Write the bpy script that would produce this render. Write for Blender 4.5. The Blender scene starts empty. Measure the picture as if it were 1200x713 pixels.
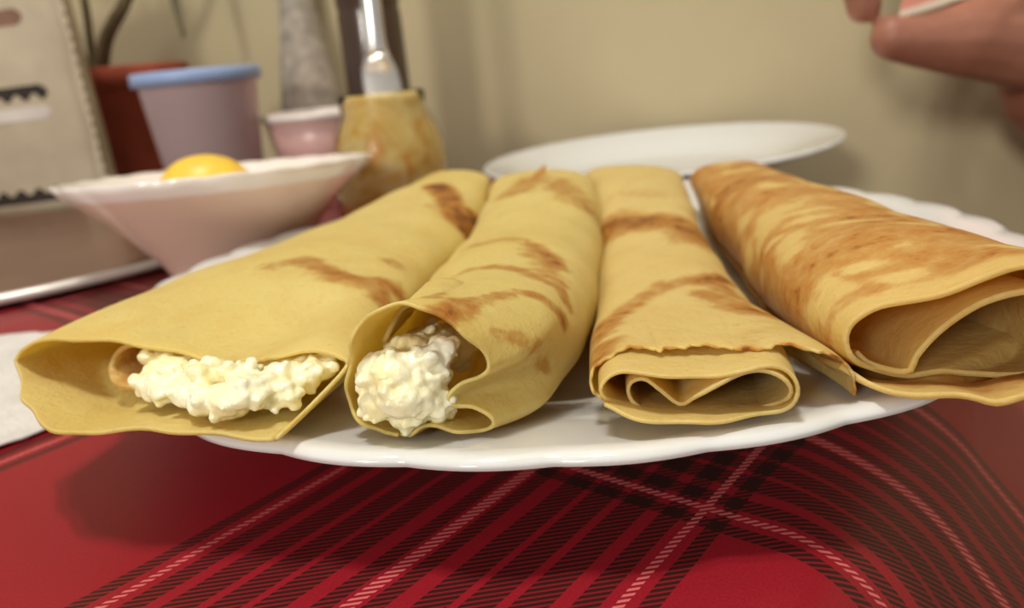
import bpy, bmesh, math, random
import numpy as np
from mathutils import Vector, Matrix, noise

# ------------------------------------------------------------------ camera
# all lengths below are written in centimetres and scaled to metres
S = 0.01
scn = bpy.context.scene
PITCH, ROLL, CAM_Z = math.radians(17.5), math.radians(5.5), 8.0
cam_data = bpy.data.cameras.new('camera')
cam = bpy.data.objects.new('camera', cam_data)
scn.collection.objects.link(cam)
cp, sp, cr, sr = math.cos(PITCH), math.sin(PITCH), math.cos(ROLL), math.sin(ROLL)
right = Vector((cr, -sr * sp, -sr * cp))
up = Vector((sr, cr * sp, cr * cp))
back = Vector((0, -cp, sp))
m = Matrix((right, up, back)).transposed().to_4x4()
m.translation = Vector((0, 0, CAM_Z * S))
cam.matrix_world = m
cam_data.sensor_width = 36
cam_data.sensor_fit = 'HORIZONTAL'
cam_data.lens = 27            # focal length of 900 px on a 1200 px wide frame
cam_data.clip_start = 0.005
cam_data.dof.use_dof = True
cam_data.dof.focus_distance = 0.125
cam_data.dof.aperture_fstop = 15.0
scn.camera = cam

# ------------------------------------------------------------------ light and exposure
scn.view_settings.view_transform = 'Standard'
scn.view_settings.look = 'None'
scn.view_settings.gamma = 1
scn.view_settings.use_curve_mapping = False
scn.view_settings.exposure = 0.12
world = bpy.data.worlds.new('room_ambient')
scn.world = world
world.use_nodes = True
wbg = world.node_tree.nodes['Background']
wbg.inputs[0].default_value = (1.0, 0.95, 0.87, 1)
wbg.inputs[1].default_value = 0.38
for bulb_x, bulb_y in ((-20, 4), (-6, 6), (-13, 17)):      # three bulbs of the ceiling lamp
    ld = bpy.data.lights.new('ceiling_bulb', 'POINT')
    ld.energy = 13.8
    ld.color = (1.0, 0.955, 0.87)
    ld.shadow_soft_size = 0.045
    lo = bpy.data.objects.new('ceiling_bulb', ld)
    lo.location = (bulb_x * S, bulb_y * S, 1.35)
    scn.collection.objects.link(lo)

ld = bpy.data.lights.new('fill_lamp', 'POINT')         # fill light added low behind the viewer to brighten the fronts
ld.energy = 42.0
ld.color = (1.0, 0.95, 0.86)
ld.shadow_soft_size = 0.14
lo = bpy.data.objects.new('fill_lamp', ld)
lo.location = (-0.75, -1.15, 0.62)
scn.collection.objects.link(lo)

# ------------------------------------------------------------------ helpers
COL = scn.collection
random.seed(7)

def srgb(r, g, b):
    f = lambda c: (c / 255 / 12.92) if c / 255 <= 0.04045 else ((c / 255 + 0.055) / 1.055) ** 2.4
    return (f(r), f(g), f(b), 1)

def link_mesh(name, verts, faces, mat, parent=None, smooth=True):
    me = bpy.data.meshes.new(name)
    me.from_pydata([(v[0] * S, v[1] * S, v[2] * S) for v in verts], [], faces)
    me.update()
    if smooth:
        me.polygons.foreach_set('use_smooth', [True] * len(me.polygons))
    if mat:
        me.materials.append(mat)
    o = bpy.data.objects.new(name, me)
    COL.objects.link(o)
    if parent:
        o.parent = parent
    return o

def thing(name, loc, label, cat, group=None, rot=(0, 0, 0)):
    o = bpy.data.objects.new(name, None)
    o.empty_display_size = 0.02
    COL.objects.link(o)
    o.location = [c * S for c in loc]
    o.rotation_euler = rot
    tag(o, label, cat, group)
    return o

def tag(o, label, cat, group=None):
    o['label'] = label
    o['category'] = cat
    if group:
        o['group'] = group
    return o

def recalc(o):
    bm = bmesh.new()
    bm.from_mesh(o.data)
    bmesh.ops.recalc_face_normals(bm, faces=bm.faces[:])
    bm.to_mesh(o.data)
    bm.free()
    return o

def solidify(o, t, offset=0.0):
    md = o.modifiers.new('thickness', 'SOLIDIFY')
    md.thickness = t * S
    md.offset = offset
    return md

def lathe(name, prof, mat, parent=None, seg=96, fr=None, fz=None, close=False):
    """revolve (r, z) points; fr / fz(theta, i) bend the radius and the height"""
    V, F = [], []
    n = len(prof)
    for j in range(seg):
        th = 2 * math.pi * j / seg
        for i, (r, z) in enumerate(prof):
            rr = r + (fr(th, i) if fr else 0)
            zz = z + (fz(th, i) if fz else 0)
            V.append((rr * math.cos(th), rr * math.sin(th), zz))
    for j in range(seg):
        k = (j + 1) % seg
        for i in range(n - 1 + (1 if close else 0)):
            i2 = (i + 1) % n
            F.append((j * n + i, k * n + i, k * n + i2, j * n + i2))
    if not close:
        if prof[0][0] < 0.02:
            pass
    return recalc(link_mesh(name, V, F, mat, parent))

def smooth_poly(pts, n, closed=False):
    """Catmull-Rom resampling of a list of 2D / 3D points, even in arc length"""
    P = np.array(pts, float)
    out = []
    N = len(P)
    for i in range(N if closed else N - 1):
        p0 = P[(i - 1) % N] if closed or i > 0 else 2 * P[0] - P[1]
        p1, p2 = P[i], P[(i + 1) % N]
        p3 = P[(i + 2) % N] if closed or i + 2 < N else 2 * P[-1] - P[-2]
        for k in range(12):
            t = k / 12
            out.append(0.5 * ((2 * p1) + (p2 - p0) * t + (2 * p0 - 5 * p1 + 4 * p2 - p3) * t * t
                              + (3 * p1 - p0 - 3 * p2 + p3) * t ** 3))
    out.append(P[0] if closed else P[-1])
    out = np.array(out)
    d = np.r_[0, np.cumsum(np.linalg.norm(np.diff(out, axis=0), axis=1))]
    s = np.linspace(0, d[-1], n)
    return np.stack([np.interp(s, d, out[:, k]) for k in range(P.shape[1])], 1)

def tube(name, pts, radii, mat, parent=None, seg=12, n=None, caps=True):
    if n:
        q = smooth_poly([tuple(p) + (r,) for p, r in zip(pts, radii)], n)
        pts, radii = q[:, :3], q[:, 3]
    pts = [Vector(p) for p in pts]
    V, F = [], []
    ref = Vector((0.31, 0.2, 0.93))
    for i, p in enumerate(pts):
        d = (pts[min(i + 1, len(pts) - 1)] - pts[max(i - 1, 0)]).normalized()
        a = d.cross(ref).normalized()
        b = d.cross(a)
        for j in range(seg):
            th = 2 * math.pi * j / seg
            V.append(p + (a * math.cos(th) + b * math.sin(th)) * radii[i])
    for i in range(len(pts) - 1):
        for j in range(seg):
            k = (j + 1) % seg
            F.append((i * seg + j, i * seg + k, (i + 1) * seg + k, (i + 1) * seg + j))
    if caps:
        F.append(tuple(range(seg))[::-1])
        F.append(tuple((len(pts) - 1) * seg + j for j in range(seg)))
    return recalc(link_mesh(name, V, F, mat, parent))

# ------------------------------------------------------------------ materials
class NT:
    """small wrapper for writing node trees"""
    def __init__(self, name):
        self.mat = bpy.data.materials.new(name)
        self.mat.use_nodes = True
        self.t = self.mat.node_tree
        self.bsdf = self.t.nodes['Principled BSDF']
    def n(self, typ, **kw):
        nd = self.t.nodes.new(typ)
        for k, v in kw.items():
            setattr(nd, k, v)
        return nd
    def put(self, sock, v):
        if isinstance(v, bpy.types.NodeSocket):
            self.t.links.new(v, sock)
        elif isinstance(v, (tuple, list)) and len(v) == 3 and sock.type == 'RGBA':
            sock.default_value = (*v, 1)
        else:
            sock.default_value = v
    def math(self, op, a, b=0.0, c=None, clamp=False):
        nd = self.n('ShaderNodeMath', operation=op, use_clamp=clamp)
        self.put(nd.inputs[0], a)
        self.put(nd.inputs[1], b)
        if c is not None:
            self.put(nd.inputs[2], c)
        return nd.outputs[0]
    def mix(self, f, a, b):
        nd = self.n('ShaderNodeMix', data_type='RGBA')
        self.put(nd.inputs[0], f)
        self.put(nd.inputs[6], a)
        self.put(nd.inputs[7], b)
        return nd.outputs[2]
    def ramp(self, f, stops, interp='LINEAR'):
        nd = self.n('ShaderNodeValToRGB')
        cr_ = nd.color_ramp
        cr_.interpolation = interp
        while len(cr_.elements) < len(stops):
            cr_.elements.new(0.5)
        for e, (p_, c_) in zip(cr_.elements, stops):
            e.position = p_
            e.color = c_ if isinstance(c_, (tuple, list)) else (c_, c_, c_, 1)
        self.put(nd.inputs[0], f)
        return nd.outputs[0]
    def noise(self, vec, scale, detail=4, rough=0.55, dist=0.0):
        nd = self.n('ShaderNodeTexNoise')
        if vec is not None:
            self.put(nd.inputs['Vector'], vec)
        nd.inputs['Scale'].default_value = scale
        nd.inputs['Detail'].default_value = detail
        nd.inputs['Roughness'].default_value = rough
        nd.inputs['Distortion'].default_value = dist
        return nd.outputs['Fac']
    def obj(self):
        return self.n('ShaderNodeTexCoord').outputs['Object']
    def scaled(self, vec, s, rot=(0, 0, 0)):
        nd = self.n('ShaderNodeMapping')
        self.put(nd.inputs[0], vec)
        nd.inputs['Scale'].default_value = s
        nd.inputs['Rotation'].default_value = rot
        return nd.outputs[0]
    def bump(self, h, strength, dist):
        nd = self.n('ShaderNodeBump')
        nd.inputs['Strength'].default_value = strength
        nd.inputs['Distance'].default_value = dist
        self.put(nd.inputs['Height'], h)
        self.t.links.new(nd.outputs[0], self.bsdf.inputs['Normal'])
    def set(self, **kw):
        names = dict(color='Base Color', rough='Roughness', spec='Specular IOR Level', metal='Metallic',
                     trans='Transmission Weight', ior='IOR', sss='Subsurface Weight', sssr='Subsurface Radius',
                     ssss='Subsurface Scale', coat='Coat Weight', coatr='Coat Roughness', alpha='Alpha',
                     sheen='Sheen Weight')
        for k, v in kw.items():
            self.put(self.bsdf.inputs[names[k]], v)
        return self

def plain(name, col, rough=0.5, grain=0.06, gscale=60, bump=0.0, **kw):
    """one colour with a slight procedural mottling"""
    t = NT(name)
    nz = t.noise(t.obj(), gscale, 4)
    c = col
    lo_ = tuple(max(0, x * (1 - grain * 2)) for x in c[:3]) + (1,)
    hi_ = tuple(min(1, x * (1 + grain * 2)) for x in c[:3]) + (1,)
    t.set(color=t.ramp(nz, [(0.3, lo_), (0.7, hi_)]), rough=rough, **kw)
    if bump:
        t.bump(nz, bump, 0.001)
    return t.mat

M = {}
M['wall'] = plain('beige_wall_paint', srgb(190, 176, 141), 0.9, 0.025, 9)
M['floor'] = plain('brown_floorboards', srgb(110, 80, 60), 0.6, 0.1, 12)
M['wood'] = plain('table_wood', srgb(92, 58, 38), 0.5, 0.12, 20)
M['plate'] = plain('white_opal_glass', srgb(224, 225, 223), 0.12, 0.004, 8, coat=0.6, coatr=0.05, sss=0.15, sssr=(0.004, 0.004, 0.004), ssss=1.0)
M['bowl_outer'] = plain('opal_glass_cloth_bounce_tint', srgb(234, 204, 186), 0.25, 0.01, 8, coat=0.4, coatr=0.08)  # pink tint stands in for red bounce from the cloth onto white glass
M['bowl'] = plain('white_opal_bowl_glass', srgb(238, 228, 222), 0.2, 0.004, 8, coat=0.5, coatr=0.06)
M['silver'] = plain('polished_steel', (0.78, 0.76, 0.73, 1), 0.22, 0.02, 30, metal=1.0)
M['tray'] = plain('brown_lacquer', srgb(104, 70, 54), 0.32, 0.12, 18, coat=0.15, coatr=0.2)
M['tray_rim'] = plain('pale_metal_rim', srgb(225, 222, 215), 0.3, 0.03, 40, metal=0.3)
M['terracotta'] = plain('terracotta_clay', srgb(152, 68, 42), 0.8, 0.08, 40)
M['soil'] = plain('dark_potting_soil', srgb(52, 38, 28), 0.95, 0.3, 120)
M['bark'] = plain('grey_brown_bark', srgb(112, 98, 70), 0.85, 0.2, 150)
M['leaf'] = plain('dull_green_leaf', srgb(104, 98, 70), 0.6, 0.15, 60)
M['lavender'] = plain('lavender_plastic', srgb(196, 176, 180), 0.35, 0.02, 20, sss=0.2, sssr=(0.01, 0.01, 0.01))
M['blue_lid'] = plain('pale_blue_plastic', srgb(150, 172, 215), 0.4, 0.02, 20)
M['pink_tub'] = plain('pink_glazed_ceramic', srgb(222, 178, 172), 0.3, 0.02, 20)
M['bottle'] = plain('dark_brown_glass', srgb(66, 46, 34), 0.25, 0.1, 40, coat=0.2)
M['speckle'] = plain('grey_speckled_glaze', srgb(160, 150, 136), 0.6, 0.16, 110)
M['lemon'] = plain('lemon_peel', srgb(243, 200, 66), 0.4, 0.05, 120, bump=0.15, sss=0.2, sssr=(0.004, 0.003, 0.001))
M['paper'] = plain('grey_beige_paper', srgb(190, 176, 152), 0.85, 0.05, 30)
M['print_dark'] = plain('dark_printed_ink', srgb(48, 40, 32), 0.8, 0.1, 90)
M['print_white'] = plain('white_printed_ink', srgb(215, 206, 198), 0.8, 0.03, 90)
M['print_brown'] = plain('brown_printed_ink', srgb(128, 96, 78), 0.8, 0.1, 90)
M['card'] = plain('pink_card', srgb(226, 150, 132), 0.6, 0.03, 60)
M['card_edge'] = plain('pale_card_edge', srgb(232, 215, 196), 0.6, 0.03, 60)
M['nail'] = plain('finger_nail', srgb(214, 160, 142), 0.35, 0.02, 60)

t = NT('skin'); nz = t.noise(t.obj(), 55, 5)
t.set(color=t.ramp(nz, [(0.3, srgb(150, 98, 78)), (0.7, srgb(172, 116, 94))]), rough=0.5, sss=0.25, sssr=(0.01, 0.004, 0.002), ssss=1.0)
t.bump(t.noise(t.obj(), 400, 3), 0.1, 0.001)
M['skin'] = t.mat

t = NT('tissue_paper'); o_ = t.obj()
t.set(color=t.ramp(t.noise(o_, 90, 4), [(0.3, srgb(206, 202, 198)), (0.7, srgb(224, 220, 216))]), rough=0.95, sss=0.1, sssr=(0.002, 0.002, 0.002))
t.bump(t.math('ADD', t.noise(o_, 700, 3), t.noise(o_, 160, 3)), 0.5, 0.0015)
M['tissue'] = t.mat

t = NT('jar_glass')
t.set(color=t.ramp(t.noise(t.obj(), 45, 4), [(0.35, srgb(244, 232, 200)), (0.65, srgb(252, 248, 236))]), rough=0.03, trans=1.0, ior=1.12)
M['jar_glass'] = t.mat
t = NT('amber_residue'); nz = t.noise(t.obj(), 60, 5, 0.6, 0.6)
t.set(color=t.ramp(nz, [(0.34, srgb(206, 150, 60)), (0.46, srgb(228, 206, 146)), (0.6, srgb(240, 226, 178)), (0.7, srgb(226, 156, 48))]), rough=0.35, sss=0.3, sssr=(0.006, 0.004, 0.002))
M['residue'] = t.mat

# red plaid oilcloth: stripes run along two crossed directions stored as UVs in centimetres
t = NT('red_plaid_oilcloth')
uv = t.n('ShaderNodeUVMap', uv_map='plaid').outputs[0]
sep = t.n('ShaderNodeSeparateXYZ'); t.put(sep.inputs[0], uv)
qa, qb = sep.outputs[0], sep.outputs[1]
wob = t.math('MULTIPLY', t.math('SUBTRACT', t.noise(uv, 0.35, 2), 0.5), 0.12)
hat = t.math('SINE', t.math('MULTIPLY', t.math('SUBTRACT', qb, qa), 2 * math.pi / 0.16))
hatch = t.ramp(t.math('MULTIPLY_ADD', hat, 0.5, 0.5), [(0.30, 0.0), (0.42, 1.0)])
hatl = t.ramp(t.math('MULTIPLY_ADD', hat, 0.5, 0.5), [(0.45, 0.0), (0.6, 1.0)])
def stripes(q, centre, PER):
    x = t.math('ADD', t.math('SUBTRACT', q, centre - PER / 2 - 10 * PER), wob)
    x = t.math('ABSOLUTE', t.math('SUBTRACT', t.math('MODULO', x, PER), PER / 2))
    x = t.math('DIVIDE', x, PER / 2)
    e = PER / 2
    dk = [(0, 0.0)]
    for a_, b_ in ((0.2, 0.52), (0.85, 1.35), (1.52, 2.02), (2.18, 2.7), (2.98, 3.36), (3.84, 4.14)):
        dk += [(a_ / e, 1.0), (b_ / e, 0.0)]
    lt = [(0, 1.0), (0.11 / e, 0.0), (3.52 / e, 1.0), (3.69 / e, 0.0)]
    return t.ramp(x, dk, 'CONSTANT'), t.ramp(x, lt, 'CONSTANT')
dA, lA = stripes(qa, -8.95, 15.0)
dB, lB = stripes(qb, 14.85, 17.5)
dark = t.math('MULTIPLY', t.math('MAXIMUM', dA, dB), t.math('MULTIPLY_ADD', hatch, 0.75, 0.25))
dark = t.math('MAXIMUM', dark, t.math('MULTIPLY', dA, dB))
light = t.math('MULTIPLY', t.math('MAXIMUM', lA, lB), hatl)
weave = t.noise(t.scaled(uv, (22, 22, 22)), 1.0, 2)
red = t.ramp(weave, [(0.3, srgb(134, 20, 32)), (0.7, srgb(150, 27, 40))])
colr = t.mix(dark, red, srgb(52, 24, 20))
colr = t.mix(light, colr, srgb(206, 108, 108))
t.set(color=colr, rough=0.36, spec=0.24)
t.bump(weave, 0.06, 0.0005)
M['plaid'] = t.mat

def crepe_material(name, pale, pale2, brown, dark, amount, sc=1.0):
    t = NT(name)
    o_ = t.obj()
    at = t.n('ShaderNodeAttribute', attribute_name='browning').outputs['Fac']
    big = t.noise(o_, 38 * sc, 6, 0.62, 0.4)
    lace = t.noise(o_, 260, 5, 0.65)
    fine = t.noise(o_, 900, 3, 0.6)
    x = t.math('ADD', at, t.math('MULTIPLY', t.math('SUBTRACT', big, 0.5), 1.35))
    x = t.math('ADD', x, t.math('MULTIPLY', t.math('SUBTRACT', lace, 0.5), 1.15))
    x = t.math('ADD', x, amount)
    base = t.ramp(t.noise(o_, 22, 4), [(0.3, pale), (0.7, pale2)])
    base = t.mix(t.math('MULTIPLY', t.ramp(t.noise(o_, 75, 5, 0.6, 0.5), [(0.42, 0.0), (0.7, 1.0)]), 0.32), base, srgb(224, 180, 88))
    mid = t.mix(0.4, pale, brown)
    c = t.mix(t.ramp(x, [(0.22, 0.0), (0.55, 1.0)]), base, mid)
    c = t.mix(t.ramp(x, [(0.42, 0.0), (0.85, 1.0)]), c, brown)
    c = t.mix(t.ramp(x, [(0.85, 0.0), (1.35, 1.0)]), c, dark)
    c = t.mix(t.math('MULTIPLY', t.ramp(fine, [(0.6, 0.0), (0.72, 1.0)]), 0.22), c, brown)
    t.set(color=c, rough=0.42, spec=0.4, sss=0.25, sssr=(0.003, 0.0026, 0.0016), ssss=1.0)
    # thin sheets let some light through
    tl = t.n('ShaderNodeBsdfTranslucent'); t.put(tl.inputs[0], t.mix(0.4, c, srgb(255, 216, 100)))
    mx = t.n('ShaderNodeMixShader'); mx.inputs[0].default_value = 0.34
    t.t.links.new(t.bsdf.outputs[0], mx.inputs[1]); t.t.links.new(tl.outputs[0], mx.inputs[2])
    t.t.links.new(mx.outputs[0], t.t.nodes['Material Output'].inputs[0])
    t.bump(t.math('ADD', t.math('MULTIPLY', fine, 0.5), t.math('ADD', lace, t.math('MULTIPLY', t.noise(o_, 90, 3), 1.5))), 0.3, 0.0012)
    return t.mat
M['crepe_pale'] = crepe_material('pale_yellow_crepe', srgb(238, 218, 132), srgb(241, 224, 148), srgb(192, 128, 54), srgb(132, 78, 32), -0.06)
M['crepe_tan'] = crepe_material('golden_crepe', srgb(238, 214, 136), srgb(241, 221, 150), srgb(200, 138, 62), srgb(150, 92, 38), 0.04)
M['crepe_brown'] = crepe_material('browned_crepe', srgb(240, 214, 138), srgb(238, 208, 130), srgb(208, 148, 72), srgb(164, 102, 44), 0.0)

t = NT('cottage_cheese'); o_ = t.obj()
nz = t.noise(o_, 420, 5, 0.6)
t.set(color=t.ramp(t.noise(o_, 120, 3), [(0.3, srgb(250, 236, 176)), (0.65, srgb(254, 250, 222))]), rough=0.22, spec=0.6, sss=0.3, sssr=(0.002, 0.002, 0.0016), ssss=1.0)
t.bump(nz, 0.35, 0.001)
M['cheese'] = t.mat
# ------------------------------------------------------------------ rolled crepes: geometry
# A crepe is one sheet: its front outline (u along the front line, z height, o = how far the lip stands
# proud of that line) blends into a rolled body that follows the two side lines L and R.
SECTIONS = {
    'c1': [[7.455, 2.484, 1.8], [7.601, 2.659, 0.9], [7.944, 3.05, 0.1], [7.758, 3.17, 0.0], [7.115, 3.292, 0.0], [6.364, 3.142, 0.0], [5.786, 3.043, 0.0], [5.116, 3.028, 0.0], [4.09, 3.238, 0.0], [3.114, 3.384, 0.0], [2.292, 3.446, 0.0], [1.198, 3.431, 0.0], [0.675, 3.349, 0.0], [0.208, 3.074, 0.0], [0.163, 2.902, 0.1], [0.643, 2.629, 0.5], [1.388, 2.505, 1.1], [2.345, 2.399, 1.6], [2.984, 2.326, 1.8], [4.454, 2.486, 1.8], [5.707, 2.502, 1.8], [6.715, 2.459, 1.8], [7.419, 2.466, 1.8]],
    'c2': [[0.627, 1.991, 0.1], [0.196, 2.162, 0.0], [-0.105, 2.399, 0.0], [-0.247, 2.679, -0.1], [-0.225, 3.0, -0.1], [-0.046, 3.429, 0.0], [0.07, 3.846, 0.1], [0.21, 4.079, 0.1], [0.508, 4.316, 0.1], [0.942, 4.44, 0.1], [1.409, 4.33, 0.1], [1.733, 4.096, 0.1], [2.013, 3.8, 0.05], [2.239, 3.473, 0.0], [2.285, 3.23, 0.0], [2.097, 3.084, 0.0], [1.806, 2.978, 0.05], [1.63, 2.868, 0.1], [1.571, 2.746, 0.1], [1.673, 2.617, 0.1], [1.931, 2.538, 0.05], [2.186, 2.412, 0.0], [2.275, 2.282, 0.0], [2.202, 2.141, 0.0], [1.989, 2.066, 0.0], [1.62, 2.16, 0.1], [1.244, 2.234, 0.1], [1.036, 2.24, 0.1], [0.804, 2.068, 0.1], [0.64, 1.975, 0.1]],
    'c3': [[0.734, 2.327, -0.3], [0.585, 2.439, -0.3], [0.524, 2.626, -0.3], [0.601, 2.808, -0.3], [0.811, 2.863, -0.3], [1.036, 2.72, -0.2], [1.349, 2.456, -0.1], [1.587, 2.648, 0.0], [1.919, 2.861, 0.0], [2.283, 3.011, 0.0], [2.603, 3.06, 0.0], [2.871, 2.98, 0.0], [3.026, 2.803, 0.0], [3.003, 2.614, 0.0], [2.835, 2.376, -0.2], [2.36, 2.213, -0.4], [1.685, 2.132, -0.5], [1.127, 2.175, -0.5], [0.594, 2.313, -0.4], [0.233, 2.588, -0.1], [0.096, 2.805, 0.0], [0.174, 2.983, 0.0], [0.411, 3.095, 0.0], [0.867, 3.067, 0.0], [1.396, 3.008, 0.0], [1.868, 2.98, 0.0], [2.283, 3.083, 0.0], [2.641, 3.144, 0.0], [2.946, 3.064, 0.0], [3.126, 2.843, 0.0], [3.106, 2.583, 0.0], [2.879, 2.382, 0.0], [2.307, 2.374, 0.2], [1.616, 2.399, 0.4], [1.097, 2.409, 0.4], [0.573, 2.497, 0.35], [0.141, 2.579, 0.1]],
    'c4': [[0.181, 2.78, -0.4], [0.359, 2.612, -0.4], [0.676, 2.58, -0.3], [1.003, 2.643, -0.2], [1.086, 2.89, -0.2], [1.284, 3.201, -0.2], [1.608, 3.584, -0.2], [1.925, 3.869, -0.2], [2.304, 4.028, -0.2], [2.69, 4.064, -0.2], [3.084, 3.907, -0.2], [3.286, 3.516, -0.2], [3.241, 3.034, -0.4], [2.929, 2.654, -0.7], [2.397, 2.437, -0.9], [1.682, 2.355, -0.9], [0.927, 2.351, -0.7], [0.446, 2.554, -0.3], [0.173, 2.844, 0.0], [0.059, 3.134, 0.0], [0.125, 3.436, 0.0], [0.452, 3.708, 0.0], [0.868, 3.864, 0.0], [1.436, 4.052, 0.0], [1.967, 4.321, 0.0], [2.372, 4.508, 0.0], [2.878, 4.504, 0.0], [3.352, 4.178, 0.0], [3.538, 3.648, 0.0], [3.394, 3.129, 0.2], [2.78, 2.883, 0.6], [2.465, 2.838, 0.8], [2.141, 2.72, 0.9], [1.851, 2.704, 0.8], [1.637, 2.68, 0.75], [1.078, 2.546, 0.55], [0.459, 2.476, 0.2], [-0.015, 2.671, 0.0]],
}
PLATE_C, PLATE_R = (1.6, 23.4), 13.0
PLATE_PROF = [(0.0, 0.55), (6.6, 0.55), (7.6, 0.62), (8.6, 0.92), (9.8, 1.38), (11.2, 1.78), (12.4, 2.05), (12.85, 2.14), (13.0, 2.12)]

CREPES = {
    'c1': dict(P0=(-10.6, 15.4), P1=(-3.0, 13.0),
               L=[(-9.6, 18.4), (-8.6, 21.0), (-7.2, 25.0), (-5.3, 29.8), (-3.2, 33.6)],
               R=[(-2.75, 16.0), (-2.35, 19.0), (-1.55, 23.5), (-0.8, 28.0), (-0.45, 32.0)],
               zc=[2.62, 2.3, 2.2, 2.45, 3.2], h=[1.15, 1.35, 1.35, 1.25, 0.6],
               closed=True, mode='natural', tau=0.2, thick=0.12),
    'c2': dict(P0=(-2.75, 12.1), P1=(-0.2, 11.7),
               L=[(-2.3, 15.0), (-2.15, 19.0), (-1.45, 23.2), (-0.75, 28.0), (-0.4, 31.5)],
               R=[(0.8, 13.4), (1.85, 17.0), (2.75, 22.0), (3.3, 26.0), (3.6, 30.0)],
               zc=[2.5, 2.15, 2.1, 2.45, 3.0], h=[1.25, 1.4, 1.35, 1.25, 0.75],
               closed=True, mode='arc', tau=0.2, thick=0.1),
    'c3': dict(P0=(1.2, 11.4), P1=(4.3, 10.85),
               L=[(1.7, 15.0), (2.42, 20.0), (3.05, 24.5), (3.4, 29.3), (3.75, 33.5)],
               R=[(5.1, 14.0), (5.55, 17.5), (6.0, 21.5), (6.5, 25.5), (7.3, 31.0)],
               zc=[2.0, 1.75, 1.75, 2.15, 2.75], h=[0.75, 0.95, 1.05, 1.0, 0.62],
               closed=False, mode='spiral', ia=7, ib=24, tau=0.3, thick=0.09),
    'c4': dict(P0=(5.35, 11.7), P1=(9.6, 9.3),
               L=[(5.5, 14.4), (5.95, 18.1), (6.6, 22.0), (7.0, 26.0), (7.6, 31.0)],
               R=[(9.7, 13.0), (10.3, 17.0), (10.5, 21.0), (10.5, 25.5), (10.7, 30.0)],
               zc=[2.7, 2.35, 2.25, 2.25, 2.7], h=[1.48, 1.54, 1.5, 1.32, 0.7],
               closed=False, mode='spiral', ia=12, ib=26, tau=0.2, thick=0.12),
}

def smoothstep(x):
    x = np.clip(x, 0, 1)
    return x * x * (3 - 2 * x)

def wavy(a, b, seed):
    return (np.sin(a * 1.7 + b * 2.3 + seed) + np.sin(a * 3.1 - b * 1.3 + seed * 2.1) * 0.6
            + np.sin(a * 0.8 + b * 4.1 + seed * 0.7) * 0.5) / 2.1

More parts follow.
